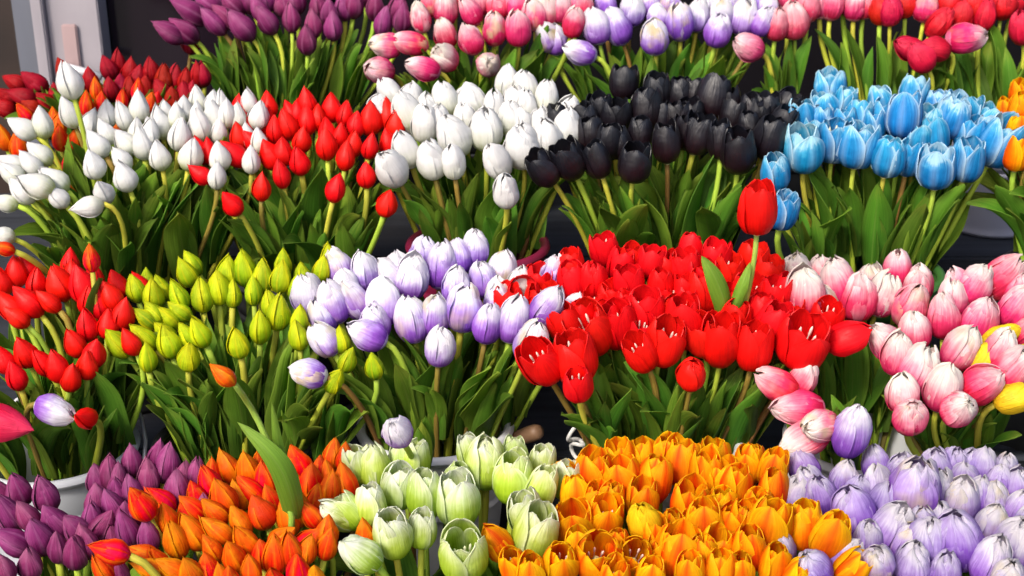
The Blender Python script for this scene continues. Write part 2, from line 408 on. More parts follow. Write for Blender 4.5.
LEAVES = []
for k in range(16):
    bend = [.1, .25, .4, .5, .15, .6, .3, .8, .1, .45, .2, .55, .25, .35, 1.2, .15][k]
    n = 13
    pts, p, a = [], Vector((0, 0, 0)), random.uniform(-.05, .12)
    for i in range(n):
        pts.append(p.copy())
        t = i / (n - 1)
        a += bend * (.3 + 1.4 * t) / n
        tw = .25 * math.sin(2.5 * t + k) * .3
        p = p + Vector((math.sin(a), tw, math.cos(a))) * (1 / (n - 1))
    wd = random.uniform(.23, .37)
    LEAVES.append(leaf_from_spine(pts, wd, Vector((0, 1, 0)), M['leaf'], cup=random.uniform(.25, .6), wave=random.uniform(.03, .16), ph=random.uniform(0, 6), th=.006, fold=random.uniform(-.7, .7)))

STAMEN = {}
def stamen_mesh(mat):
    if mat not in STAMEN:
        V, Fc, U = tube([Vector((.075, 0, .03)), Vector((.11, 0, .25)), Vector((.15, 0, .44)), Vector((.155, 0, .47)), Vector((.17, 0, .56)), Vector((.175, 0, .60))], [.015, .012, .011, .025, .027, .008], 6)
        STAMEN[mat] = mk_mesh('stamen', V, Fc, M[mat], U)
    return STAMEN[mat]


PETALS, CORES = {}, {}
def petals_for(kind, matn):
    if (kind, matn) not in PETALS:
        PETALS[kind, matn] = [[petal_mesh(kind, M[matn], v, inner) for v in range(4)] for inner in (False, True)]
        CORES[kind, matn] = core_mesh(kind, M[matn])
    return PETALS[kind, matn], CORES[kind, matn]


# ------------------------------------------------------------------ the flower stand
def struct(o): o['kind'] = 'structure'; return o

g = bpy.data.meshes.new('ground')
struct(obj('ground', mk_mesh('ground', [(-40, -40, 0), (40, -40, 0), (40, 60, 0), (-40, 60, 0)], [(0, 1, 2, 3)], M['ground'], smooth=False)))
SHELF = {4: (.07, 1.26), 3: (.27, 1.66), 2: (.47, 2.06), 1: (.67, 2.46)}      # board top, front edge
NAMEZ = {1: 'topmost', 2: 'second highest', 3: 'third highest', 4: 'lowest'}
for row, (z, y0) in SHELF.items():
    root = bpy.data.objects.new('flower_shelf', None); COL.objects.link(root); root.location = (0, y0, z)
    tag(root, f'dark slate painted wooden shelf of the flower stand, the {NAMEZ[row]} step', 'shelf', 'stepped shelves of the flower stand')
    bm_obj('board', box(0, .20, -.0125, 2.9, .396, .025, .003), M['slate'], root)
    bm_obj('front_rail', box(0, -.011, -.03, 2.9, .018, .062, .003), M['slate'], root)
    if row < 4: bm_obj('riser', box(0, .012, -.128, 2.88, .012, .13), M['slate'], root)

BUCKET_H, BUCKET_R = .29, .118
def bucket_at(u, Y, row, matn, label, dx=0, handle=False, r=BUCKET_R):
    z = SHELF[row][0]
    x = at(u, 300, Y).x
    # x at the rim
    p = CAM + (at(u, 460 if row == 3 else 268 if row == 2 else 200 if row == 1 else 560, Y) - CAM)
    root = bpy.data.objects.new('flower_bucket', None); COL.objects.link(root); root.location = (p.x, Y, z)
    tag(root, label, 'bucket', 'buckets holding the tulips')
    m = M[matn]
    h = BUCKET_H if row > 2 or matn == 'bucket_crimson' else .24 if row == 2 else .22; rb = r * .80
    prof = [(0.001, .006), (rb - .004, .006), (rb, .002), (rb + .001, .01)]
    for k in range(13):
        t = k / 12; rr = rb + (r - rb) * t
        prof.append((rr, .012 + (h - .05) * t))
        if k in (8, 10):
            zz = .012 + (h - .05) * t
            prof += [(rr + .001, zz + .004), (rr + .0055, zz + .007), (rr + .0055, zz + .013), (rr + .001, zz + .016)]
    prof += [(r + .001, h - .012), (r, h - .006), (r - .003, h - .006)]
    for k in range(8):
        t = 1 - k / 7; prof.append((rb + (r - rb) * t - .004, .012 + (h - .02) * t))
    prof.append((.001, .012))
    V, Fc, U = lathe(prof, 48)
    obj('bucket_body', mk_mesh('bucket_body', V, Fc, m, U), root)
    ring = [(r + .0085 * math.cos(a) + .002, h + .0085 * math.sin(a)) for a in [2 * PI * q / 10 for q in range(11)]]
    V, Fc, U = lathe(ring, 48)
    obj('bucket_rim', mk_mesh('bucket_rim', V, Fc, m, U), root)
    if handle:
        path = [Vector((r + .016, 0, h - .03))]
        for q in range(13):
            a = PI * q / 12
            path.append(Vector(((r + .016) * math.cos(a), (r + .05) * math.sin(a) * .92, h - .03 + .085 * math.sin(a))))
        V, Fc, U = tube(path, .0035, 8)
        obj('bucket_handle', mk_mesh('bucket_handle', V, Fc, M['steel'], U), root)
    # the dark water inside
    V, Fc, U = lathe([(r * .93, h * .6), (.001, h * .6)], 32)
    obj('water', mk_mesh('water', V, Fc, M['bucket_black'], U), root)
    return Vector((p.x, Y, z + h))

# ------------------------------------------------------------------ the flowers
# One line per head: u v (pixel of the middle of the head in the photograph), length in pixels, lean (degrees clockwise),
# then f = leaning to the viewer, d = nearer (m), c = another variety, L = a label of its own
VAR = {  # variety: shape, material, object name, what it is called, category, stamens
    'purple': ('bud', 'purple', 'purple_tulip', 'purple tulip bud', 'purple tulip', None),
    'pinkwhite': ('bloom', 'pinkwhite', 'pink_white_tulip', 'pink and white tulip', 'pink tulip', None),
    'lilac': ('bloom', 'lilac', 'lilac_white_tulip', 'lilac and white tulip', 'lilac tulip', None),
    'lilac_shaded': ('bloom', 'lilac_shaded', 'lilac_white_tulip', 'violet tulip with pale tip', 'lilac tulip', None),
    'pink': ('bloom', 'pink', 'pink_tulip', 'deep pink tulip', 'pink tulip', None),
    'crimson': ('bloom', 'crimson', 'crimson_tulip', 'crimson tulip', 'red tulip', None),
    'crimsonbud': ('bud', 'crimson', 'crimson_tulip', 'crimson tulip bud', 'red tulip', None),
    'redorange': ('bud', 'redorange', 'orange_red_tulip', 'red tulip bud', 'red tulip', None),
    'amber': ('bloom', 'amber', 'orange_tulip', 'amber tulip', 'orange tulip', None),
    'darkred': ('bud', 'darkred', 'dark_red_tulip', 'dark red tulip bud', 'red tulip', None),
    'red': ('bud', 'red', 'red_tulip', 'bright red tulip bud', 'red tulip', None),
    'redcup': ('cup', 'redcup', 'scarlet_tulip', 'open scarlet tulip', 'red tulip', 'stamenpale'),
    'redbloom': ('bloom', 'redcup', 'scarlet_tulip', 'closed scarlet tulip', 'red tulip', None),
    'whitebud': ('bud', 'white', 'white_tulip', 'pointed white tulip bud', 'white tulip', None),
    'white': ('bloom', 'white', 'white_tulip', 'plump white tulip', 'white tulip', None),
    'black': ('cup', 'black', 'black_tulip', 'black tulip', 'black tulip', 'stamendark'),
    'blue': ('cup', 'blue', 'blue_tulip', 'blue tulip', 'blue tulip', 'stamengreen'),
    'orangebud': ('bud', 'orangebud', 'orange_red_tulip', 'orange and red tulip bud', 'orange tulip', None),
    'orange': ('cup', 'orange', 'orange_tulip', 'open orange tulip', 'orange tulip', 'stamenpale'),
    'orangebloom': ('bloom', 'orange', 'orange_tulip', 'closed orange tulip', 'orange tulip', None),
    'lime': ('bud', 'lime', 'yellow_green_tulip', 'yellow green tulip bud', 'green tulip', None),
    'palegreen': ('cup', 'palegreen', 'pale_green_tulip', 'pale green tulip', 'green tulip', 'stamengreen'),
    'palebloom': ('bloom', 'palegreen', 'pale_green_tulip', 'closed pale green tulip', 'green tulip', None),
    'yellow': ('bloom', 'yellow', 'yellow_tulip', 'yellow tulip', 'yellow tulip', None),
}
# bunch: variety, bucket (u, Y, row), depth map (v0, Y0, v1, Y1), least head length, group, landmark to count from, count from the low-u end?
B = []
def bunch(*a): B.append(a)

bunch('purple', 'k1', (-10, 2.86, 60, 2.62), 30, 'purple tulips in the topmost row', 'the dark doorway', 1, 2, """
190 12 38 -52;169 32 34 -50;183 30 34 -50;213 21 34 -40;208 4 34 -50;231 4 32 -40;224 16 34 -40;241 25 36 -40;266 20 32 -25;248 -2 34 -15;268 -4 30 -10;295 0 30 0;258 8 30 -15;291 16 28 -5
307 39 28 5;313 21 25 5;333 23 25 0;329 9 24 8;344 2 22 0;354 0 24 3;375 3 24 5;383 20 28 8;399 2 20 10;402 17 28 12;318 2 26 0;282 2 28 -8;222 -8 30 -30;365 -10 28 3""")
bunch('pinkwhite', 'k2', (-10, 2.86, 75, 2.58), 30, 'pink and white tulips in the topmost row', 'the purple tulips', 1, 2, """
386 45 34 -80;411 43 36 -75 d.02;379 69 28 -60 f50;423 68 34 -70;420 17 32 -10;444 57 30 -30 f40;445 31 26 -15 f10;471 39 33 -12;488 62 26 0 f65;494 29 34 -8;518 28 36 5;470 11 32 -30;446 8 34 -5
497 5 30 0;516 4 30 0;534 14 34 0;547 8 34 0;561 6 34 8;574 22 32 8 d.03;480 0 28 0;433 2 30 -5;578 2 30 5;582 4 30 5;457 -8 30 0""")
bunch('lilac', 'k3', (-10, 2.86, 60, 2.62), 31, 'lilac and white tulips in the topmost row', 'the pink and white tulips', 1, 2, """
580 52 34 -65;596 26 36 -10;616 26 38 -20;632 10 32 0;606 4 30 0;655 37 36 -8;657 16 30 -2;680 22 36 0;698 15 34 5;652 3 28 0;668 2 28 0;718 30 34 5;722 14 32 3;743 17 36 8;763 21 32 15
711 6 30 0;728 2 28 3;768 4 30 8;752 0 26 5;547 36 30 -20 d-.06;556 38 28 -10 d-.08""")
bunch('pink', 'k4', (-10, 2.86, 60, 2.62), 31, 'pink tulips in the topmost row', 'the lilac tulips', 1, 2, """
748 45 28 -60;794 20 36 -5;777 24 32 0;808 6 32 0;832 4 30 0;855 2 26 0 cpinkwhite;820 2 28 3;790 -4 30 -3;866 0 26 5 cpinkwhite;843 -6 28 2""")
bunch('crimson', 'k5', (-10, 2.84, 60, 2.60), 30, 'crimson tulips in the topmost row', 'the deep pink tulips', 1, 2, """
890 10 30 0;926 7 30 10 cpinkwhite;940 22 34 25;949 4 30 5;973 6 34 0;1003 2 32 0;1022 28 30 -10;966 38 38 85 cpinkwhite;934 49 30 -70;910 47 28 -60;921 55 26 -30;880 8 26 -8;905 2 28 -5;960 16 28 4;1016 -2 30 8;985 14 28 3""")
# ---- second row
bunch('darkred', 'k6', (60, 2.66, 110, 2.52), 25, 'dark red tulips behind the white buds', 'the topmost purple tulips', 0, 2, """
15 82 24 -60;34 82 30 -40;23 97 30 -60;7 96 26 -55;46 102 26 -40;31 105 24 -50;3 106 22 -60;63 68 22 -10;90 78 22 5;108 68 26 -10;118 62 24 5;110 89 26 0;130 70 24 5;138 76 24 12;151 71 28 5
121 85 24 0;129 88 22 10;164 77 26 5;175 77 24 8;185 80 24 5;197 75 26 -5;203 74 24 4;161 89 22 -30;173 96 20 0;155 103 24 15 cred;184 92 20 0;191 90 20 10;56 94 22 0;191 40 28 5 d-.05;145 86 22 4""")
bunch('orangebud', 'k7', (85, 2.50, 200, 2.24), 22, 'orange tulips among the white buds', 'the red buds', 0, 2, """
96 88 20 5;101 99 16 10;86 104 28 0;122 100 22 0;138 90 24 15;150 101 18 20;24 113 22 -40;18 144 28 0;3 137 28 -10;59 125 24 10;60 138 26 -5;74 141 24 10;70 162 26 5;118 128 18 15;69 193 20 10;54 116 16 5
3 248 22 -60 d.1""")
bunch('whitebud', 'k7', (75, 2.44, 205, 2.14), 27, 'pointed white tulip buds in the second row', 'the red buds', 0, 2, """
69 80 36 -12 d.12;69 112 33 -15;42 122 33 -5;22 128 32 -50;107 114 28 0;123 116 30 -15;139 107 32 0;91 120 22 20;97 143 32 -25;105 131 30 -25;125 142 30 -25;39 153 32 -40;30 163 30 -40;11 173 32 -40;36 184 36 -55 d.02
54 180 32 -45;22 190 30 -40;12 160 20 -60;57 193 20 -40;4 200 22 -80;93 164 30 -8;121 159 26 -30;124 176 32 -18;103 189 22 -5 f30;87 207 32 -95;1 232 20 -70;137 131 26 0;150 132 28 0;160 122 34 -8;180 134 34 5
159 155 32 -15;142 143 34 -5;151 129 26 -10;191 154 32 15;199 125 32 0;219 129 26 10;166 110 22 0;176 116 28 0;184 108 26 5;197 97 22 5;197 110 20 0;212 102 24 5;213 115 30 5;226 114 30 5;221 97 14 0;237 112 18 0
248 101 26 0;259 113 22 20;219 156 30 0;217 174 24 0;251 159 30 5;259 135 16 0;247 129 14 0""")
bunch('red', 'k8', (95, 2.42, 205, 2.14), 28, 'bright red tulip buds in the second row', 'the plump white tulips', 0, 2, """
246 121 26 -20;239 136 28 -15;252 140 26 -30;233 153 34 -35;209 150 26 -10;200 148 24 -15;200 172 24 -50;239 102 14 0;268 104 26 -5;265 120 26 5;275 130 28 0;270 154 34 -20;283 151 30 5;287 124 32 -10;290 110 24 -15
336 187 26 20;307 103 30 -8;307 120 32 -5;332 107 30 0;345 112 24 8;326 144 34 -5;327 128 22 -5;340 134 24 0;346 155 32 5;356 124 28 5;370 118 36 -3;387 114 32 3;396 122 24 8;370 146 28 5;388 139 22 -5;354 140 20 0
302 137 22 5;299 157 20 0;366 168 14 0;318 115 24 0;297 110 22 0;387 202 26 20;262 185 24 10;231 200 22 -30;281 168 16 0""")
bunch('white', 'k9', (85, 2.44, 195, 2.14), 34, 'plump white tulips in the second row', 'the red buds', 1, 2, """
391 168 38 -28 f25 w.92;406 150 38 -10;431 159 42 -15;453 162 34 0;453 136 42 -12 f15;425 124 36 -5;407 112 44 -20;390 91 28 -30;379 102 16 0;411 94 22 10;427 104 22 0;445 99 36 -8;439 116 24 0;464 101 26 0;465 116 28 0
473 94 24 -30;494 105 28 5;486 130 40 0;507 80 32 8;514 96 22 0;510 118 38 0;497 161 36 -15;522 146 44 0;506 189 30 0 f25;525 88 36 0;526 104 30 0;546 98 36 0;540 120 28 0;521 120 26 0;546 138 40 -5;567 128 40 10;568 107 20 10""")
bunch('black', 'k10', (85, 2.44, 195, 2.14), 34, 'black tulips in the second row', 'the plump white tulips', 1, 2, """
543 168 38 -40;568 160 38 -25;597 160 38 -15;591 133 30 -5;600 108 30 0;584 115 26 -5;624 82 34 -3;616 116 36 0;619 141 30 -10;558 115 22 -10;646 109 42 0;635 162 38 5;657 92 34 -5;662 114 26 0;666 143 42 0
680 92 30 0;697 91 28 8;677 110 22 0;690 112 24 0;713 98 44 8;698 134 42 5;733 115 32 3;720 140 38 0;738 151 42 0;752 105 22 0;757 115 28 5;749 124 26 0;784 103 26 35;769 138 42 12;783 119 22 20;767 101 18 0;727 97 22 0
640 130 28 0;608 140 28 0;685 128 26 0""")
bunch('blue', 'k11', (85, 2.44, 215, 2.12), 36, 'blue tulips in the second row', 'the black tulips', 1, 2, """
830 85 30 0;824 104 24 -5;844 100 26 10;801 112 22 -10;820 117 22 0;803 148 46 -5;835 140 44 0;858 145 44 3;858 110 22 0;873 124 30 0;888 157 40 5;880 100 26 0;886 112 26 0;904 116 44 3 d.03;913 90 30 8;909 157 34 8
930 117 24 0;937 103 24 5;933 139 40 -3;936 167 44 3;952 118 38 5;968 108 24 10;970 130 28 5;967 160 42 8;989 113 20 15;1000 142 48 20;955 104 20 0;776 172 36 -15;784 210 34 5;815 128 26 0;845 122 26 0;918 136 28 0;985 128 26 8""")
bunch('orange', 'k12', (85, 2.40, 160, 2.25), 26, 'orange tulips beside the blue tulips', 'the blue tulips', 1, 2, """
1006 111 24 -10;1018 108 28 5;1020 93 22 0;1018 128 24 3;1018 152 34 0;1030 120 28 8;1034 148 30 10""")
# ---- third row
bunch('red', 'k13', (250, 2.08, 420, 1.74), 29, 'bright red tulip buds in the third row', 'the yellow green buds', 0, 3, """
16 272 32 -5;28 266 28 -20;37 280 24 5;1 279 24 0;59 283 36 -12;70 261 26 10;73 272 24 0;82 284 40 -8;94 277 28 0;27 301 38 -42;9 306 36 -35;48 301 30 -50;16 316 28 -40;117 284 30 -20;110 296 34 -25
98 304 34 5;89 299 26 10;123 314 34 12;108 323 28 10;87 325 32 0;75 342 26 -10;94 353 30 20;87 361 22 10;130 341 30 -15;140 277 14 -20;24 352 30 -15;3 359 32 -15;16 374 26 -10;43 362 28 -20;57 367 30 -5;71 375 24 15
85 416 26 -20 f55 Lsmall red tulip bud facing out over the grey bucket rim
55 410 38 100 clilac Llilac tulip lying sideways among leaves above the grey bucket;8 424 50 90 ccrimsonbud Ldeep pink pointed tulip lying sideways above the grey bucket rim
91 257 27 0 d.1 corangebud Lorange tulip bud standing above the red buds under a drooping white one""")
bunch('lime', 'k14', (260, 2.08, 380, 1.82), 29, 'yellow green tulip buds in the third row', 'the lilac tulips', 0, 3, """
186 272 32 -25;192 263 28 -25;178 295 32 -20;202 295 36 0;218 287 36 -5;228 271 32 5;244 268 36 -2;262 276 36 0;135 288 30 -15;153 294 30 0;161 288 28 -15;147 276 18 0;145 318 30 -40;153 309 22 -35;168 317 28 -35
179 310 28 -40;143 337 34 -42;168 341 34 -15;187 335 30 -20;199 332 32 -25;189 355 26 10;238 343 30 0;260 327 34 3;117 343 34 -30;147 354 22 0;165 329 20 -30;233 290 22 0;253 286 20 0;279 312 36 5;271 302 26 -10
281 276 34 5;283 261 26 5;302 272 22 0;297 282 18 0;298 335 30 0;299 316 24 10;322 268 28 10;329 250 14 0;348 359 28 20;335 379 26 30 f20;374 357 12 0;341 332 14 0
222 374 34 -46 d.26 f-4 corangebud Zorange Lorange red tulip bud on a long bare stem before the yellow green buds""")
bunch('lilac', 'k15', (245, 2.12, 390, 1.80), 38, 'lilac and white tulips in the third row', 'the yellow green buds', 1, 3, """
337 264 34 -15;365 271 42 -15;390 270 30 -30;398 263 24 -5;383 301 48 -3;413 276 48 5;308 294 42 -15;333 302 46 -22;354 299 44 -25;345 279 22 0;367 334 44 -55;324 339 38 -30;308 373 38 -75;412 319 48 -3;434 315 42 8
424 252 30 10;441 265 50 5;476 247 38 0;502 267 34 8;456 285 40 5;483 278 36 -5;464 308 48 5;488 323 42 3;514 319 48 5;498 284 18 0 cwhite;497 298 26 0;519 277 22 10 cwhite;553 272 36 8;548 306 46 22 d.04;532 342 42 20
574 303 24 10;458 250 26 0;524 289 26 0 f40 credcup Lopen scarlet tulip ringed by lilac and white tulips;509 292 16 0 credcup;541 293 18 5 credcup;536 275 16 5 credcup
397 429 32 -10 f40 d.06 Lcrumpled pale lilac tulip sunk among leaves above the pale green tulips;322 310 26 -15;375 318 30 -8;440 340 26 3""")
bunch('redcup', 'k16', (240, 2.12, 380, 1.80), 34, 'scarlet tulips in the third row', 'the lilac tulips', 1, 3, """
604 247 30 -5;571 266 32 0;572 282 36 -3;593 280 40 0 credbloom;621 265 34 3;632 256 22 0;629 283 34 0;652 262 34 0;664 267 30 0;660 286 34 3;598 302 30 -10;613 294 22 0;645 311 40 0;617 325 48 -5;588 330 46 -20
564 323 38 -15;580 310 20 0;625 304 24 0;541 362 46 -20 f15;575 358 48 -12;578 378 20 -5;641 353 38 -20;665 342 48 3;684 322 50 3;686 301 28 0;671 292 26 0;721 340 50 2;702 335 42 -8;754 347 46 8;772 326 46 15
803 342 48 15;692 374 34 -5 f20 credbloom;704 292 44 0;748 296 44 5;774 294 36 12;760 312 34 5;826 318 36 12;848 338 48 65 credbloom;790 312 30 8;690 247 28 0;716 256 34 3;753 257 32 10;769 271 32 8;685 266 30 0;685 288 30 0
703 274 28 0;728 272 30 3;735 318 36 3;730 300 34 0;640 330 30 -3;605 318 30 -5;787 290 30 12;675 312 30 2
758 210 48 4 d.24 Zred Lopen scarlet tulip standing tall on its leafy stem above all the others""")
bunch('pinkwhite', 'k17', (255, 2.10, 330, 1.94), 38, 'pink and white tulips behind in the third row', 'the scarlet tulips', 1, 3, """
795 270 32 -10;806 291 50 -8 d.03;838 282 46 -12;821 274 36 -8;858 297 48 0;884 294 44 8;870 275 24 0;897 269 36 3;823 296 24 -10;911 305 42 3;916 282 22 0;919 275 20 3""")
bunch('pinkwhite', 'k18', (270, 2.04, 420, 1.76), 38, 'pink and white tulips at the end of the third row', 'the lone lilac tulip', 1, 3, """
943 315 46 3;953 297 38 5;959 280 24 -20;974 284 44 25;1001 277 50 38;1016 306 46 25;1018 290 36 20;979 320 48 15;914 330 36 -5;885 339 32 -30;898 354 42 10;919 367 44 15;962 348 46 20
1000 350 44 25;1012 368 48 35;944 387 46 8;982 384 44 55;903 393 38 -10;911 415 36 -5 f30;959 409 38 5 f45;1030 330 40 30
1000 330 26 60 d.004 w.88 cyellow Lyellow tulip peeping out between pink and white tulips, topmost of the yellow ones;982 353 24 30 d.004 w.88 cyellow Lsmall yellow tulip tucked between two pink and white tulips
1018 350 24 60 d.004 w.88 cyellow Lyellow tulip pushed between pale pink petals near the photo edge;1014 396 36 60 cyellow Llarge yellow tulip hanging below the last pink and white tulips""")
bunch('pinkwhite', 'k17', (370, 1.86, 450, 1.76), 36, 'pink and white tulips drooping under the scarlet tulips', 'the scarlet tulips', 1, 3, """
777 384 42 -65 Lpink and white tulip leaning out just below the scarlet tulips;804 374 26 30 Lhalf hidden pink tulip under the scarlet tulips;798 409 52 -85 Llong pale pink tulip lying level above two drooping ones
803 440 54 -115 Lpale pink tulip drooping down towards the orange tulips, lowest of its bunch;820 426 40 -70 f40 d.03 Lpink and white tulip beside the tall lilac one, its opening showing
852 431 54 -3 d.04 w.8 clilac Ltall lilac tulip standing alone between drooping pink tulips and dark leaves""")
# ---- fourth row
bunch('purple', 'k19', (450, 1.76, 576, 1.50), 32, 'purple tulip buds in the lowest row', 'the orange and red buds', 0, 4, """
18 490 34 -10;45 494 36 -3;7 512 40 -20;0 490 24 -5;27 516 34 -20;54 521 38 -25;38 537 38 -8;13 542 40 -55;58 547 34 5;75 551 38 3;75 527 30 -25;86 541 34 -15;97 478 30 0;97 500 36 0;112 505 36 -15;117 492 28 0
117 477 28 5;110 469 26 0;131 461 32 0;148 476 38 0;167 463 38 5;158 453 30 15;177 488 38 3;196 472 26 8;184 471 20 0;131 484 18 0;104 525 36 25;126 528 38 -12;114 538 28 0;148 535 34 -5;126 510 20 0;3 568 30 -10
119 572 28 0;204 502 16 0;30 560 26 0;138 512 24 0;92 515 24 0""")
bunch('orangebud', 'k20', (450, 1.76, 576, 1.48), 32, 'orange and red tulip buds in the lowest row', 'the purple buds', 1, 4, """
140 503 38 -25 d.06;109 551 40 -65 d.06;160 501 36 -40;209 482 34 -20;228 467 38 -12;223 497 40 -10;196 492 26 -20;211 467 18 0;192 509 34 -35;168 519 34 -15;160 518 30 -30;192 532 38 -20;175 540 40 -10;214 511 34 -35
216 530 40 -35;239 521 36 -25;248 469 36 -10;250 489 36 -35;265 479 36 -10;259 465 26 0;271 499 30 -15;260 511 38 -15 credorange;287 517 36 -20;298 462 38 -25;310 481 36 0;294 478 24 -20;320 467 26 0;328 473 24 0
333 454 32 10;345 457 32 12;345 483 42 -5;330 487 34 5;317 497 28 5;299 507 40 5;311 515 32 -25;327 530 34 15;328 543 36 10;309 535 22 40;245 541 36 -15;233 556 38 -5;211 548 32 -20;208 566 30 0;251 570 32 0;170 568 36 -45
148 568 34 -60;143 553 30 -60;158 556 22 -10;262 552 30 0;275 555 38 5;291 550 38 0;283 534 26 50;297 570 36 5;186 514 26 -10;307 549 30 10;315 574 26 5;103 566 26 -20;365 529 24 0;230 578 30 0;190 570 30 -12;275 580 30 0;238 492 26 -8;285 490 26 0
280 470 26 -4;222 575 28 0""")
bunch('palegreen', 'k21', (445, 1.78, 576, 1.48), 38, 'pale green tulips in the lowest row', 'the orange and red buds', 1, 4, """
373 467 46 -5 cpalebloom;358 467 42 -8;404 460 34 0;416 458 32 5;399 487 42 0;424 495 50 0;458 500 50 3;458 482 38 0;370 506 40 -8;350 508 32 -30;338 515 42 -55 cpalebloom;392 533 54 -10 f15;360 553 46 -45 f15 cpalebloom
422 521 22 0;486 462 50 5 cpalebloom;470 453 38 -10;513 478 48 5;514 450 26 0;542 488 44 10;542 461 32 0;567 470 16 0;526 513 44 -8;536 532 52 8;463 554 52 3 f22
497 543 42 -25 corangebloom Lclosed orange tulip leaning in among the pale green tulips""")
bunch('orange', 'k22', (445, 1.78, 576, 1.48), 37, 'open orange tulips in the lowest row', 'the pale green tulips', 1, 4, """
594 474 44 5;622 480 50 -3;653 480 48 5;682 463 46 5;619 453 26 0;642 452 24 0;665 450 24 0;567 478 30 -10;575 497 42 -5;597 497 26 0;611 500 36 10;574 525 50 -5;605 517 38 0;642 500 42 0;644 521 38 -10 d.02 camber Lrumpled amber yellow tulip in the middle of the open orange tulips
656 535 38 0;690 503 42 0;695 530 36 0;561 563 46 0 f28;597 556 46 0 f32;634 558 44 0 f36;618 545 30 0;680 551 50 0;514 566 36 -10;532 570 32 0;662 555 36 0;706 476 46 0;716 452 28 0;748 464 34 0;736 487 46 3;724 480 40 0;752 454 20 0
773 470 38 5;773 492 40 5;722 508 36 0;704 524 44 0;731 524 38 0;747 521 38 0;770 527 50 5 d.02;803 525 46 8;830 536 48 12 d.03;716 549 40 5;748 549 44 3;703 556 40 0;740 570 36 0;775 565 44 5;798 574 30 10;720 566 32 0
853 568 38 40;690 570 34 0;580 545 32 0;650 575 32 0;615 575 30 0;758 505 30 3;672 525 30 0""")
bunch('lilac_shaded', 'k23', (455, 1.76, 576, 1.48), 38, 'lilac and white tulips in the lowest row', 'the open orange tulips', 1, 4, """
804 466 36 -10;810 486 38 -25;822 498 42 -15;844 478 36 5;795 492 28 0;853 515 54 -8;876 464 36 -8;878 486 42 0;882 504 40 10;892 527 48 25;914 487 54 5 d.04;900 470 30 0;908 542 40 5;913 563 42 5;877 563 38 -5 f20
930 543 52 -12;846 558 40 25;814 568 40 -20;780 545 26 0;935 465 30 -10;952 465 34 10;938 488 40 3;964 478 28 0;960 501 46 0;957 540 56 -5 d.02;981 465 34 0;979 496 38 5;998 482 38 8;994 498 32 0;1018 485 30 5
991 525 38 5;991 560 46 5;1016 508 36 15;1017 543 50 8;937 512 20 0;922 516 20 0;902 470 22 0;970 460 20 0;1005 465 22 4;868 536 30 0;945 570 34 0;1030 520 36 8;1008 575 32 3;858 488 26 0""")

# buckets: key -> rim middle (u, distance), row, colour, label
BK = {
    'k1': (275, 2.70, 1, 'bucket_black', 'black bucket of purple tulips on the topmost shelf'),
    'k2': (470, 2.70, 1, 'bucket_black', 'black bucket of pink and white tulips on the topmost shelf'),
    'k3': (648, 2.70, 1, 'bucket_black', 'black bucket of lilac tulips on the topmost shelf'),
    'k4': (776, 2.70, 1, 'bucket_black', 'black bucket of deep pink tulips on the topmost shelf'),
    'k24': (888, 2.70, 1, 'bucket_black', 'black bucket of mixed pink and crimson tulips on the topmost shelf'),
    'k5': (990, 2.64, 1, 'bucket_lilac', 'pale lilac grey bucket of crimson tulips behind the blue tulips'),
    'k6': (115, 2.56, 1, 'bucket_black', 'black bucket of dark red tulips beside the doorway'),
    'k7': (125, 2.28, 2, 'bucket_black', 'black bucket of pointed white buds and orange tulips'),
    'k8': (300, 2.28, 2, 'bucket_black', 'black bucket of bright red buds on the second shelf'),
    'k9': (478, 2.28, 2, 'bucket_crimson', 'crimson bucket of plump white tulips with a ringed rim'),
    'k10': (660, 2.28, 2, 'bucket_black', 'black bucket of black tulips on the second shelf'),
    'k11': (872, 2.28, 2, 'bucket_green', 'green bucket of blue tulips on the second shelf'),
    'k12': (1075, 2.28, 2, 'bucket_black', 'black bucket of orange tulips beside the blue tulips'),
    'k13': (58, 1.90, 3, 'bucket_grey', 'light grey ribbed bucket of red tulip buds with wire handle'),
    'k14': (235, 1.92, 3, 'bucket_black', 'black bucket of yellow green buds behind the orange buds'),
    'k15': (436, 1.975, 3, 'bucket_white', 'white ribbed bucket of lilac tulips behind the pale green tulips'),
    'k16': (662, 1.92, 3, 'bucket_white', 'white bucket of scarlet tulips behind the open orange tulips'),
    'k17': (862, 1.93, 3, 'bucket_white', 'white bucket of pink tulips behind the lowest lilac tulips'),
    'k18': (985, 1.99, 3, 'bucket_black', 'black bucket of pink and yellow tulips at the shelf end'),
    'k19': (70, 1.50, 4, 'bucket_black', 'black bucket of purple buds on the lowest shelf'),
    'k20': (240, 1.50, 4, 'bucket_black', 'black bucket of orange and red buds on the lowest shelf'),
    'k21': (430, 1.50, 4, 'bucket_black', 'black bucket of pale green tulips on the lowest shelf'),
    'k22': (675, 1.50, 4, 'bucket_black', 'black bucket of open orange tulips on the lowest shelf'),
    'k23': (920, 1.50, 4, 'bucket_black', 'black bucket of lilac tulips on the lowest shelf'),
}
RIM = {k: bucket_at(v[0], v[1], v[2], v[3], v[4], handle=(k == 'k13'), r={'k24': .095, 'k5': .105}.get(k, BUCKET_R)) for k, v in BK.items()}


def unit_hash(*a):
    return random.Random(repr(a)).random()


def bez(p0, p1, p2, p3, t):
    s = 1 - t
    return p0 * s ** 3 + p1 * (3 * s * s * t) + p2 * (3 * s * t * t) + p3 * t ** 3


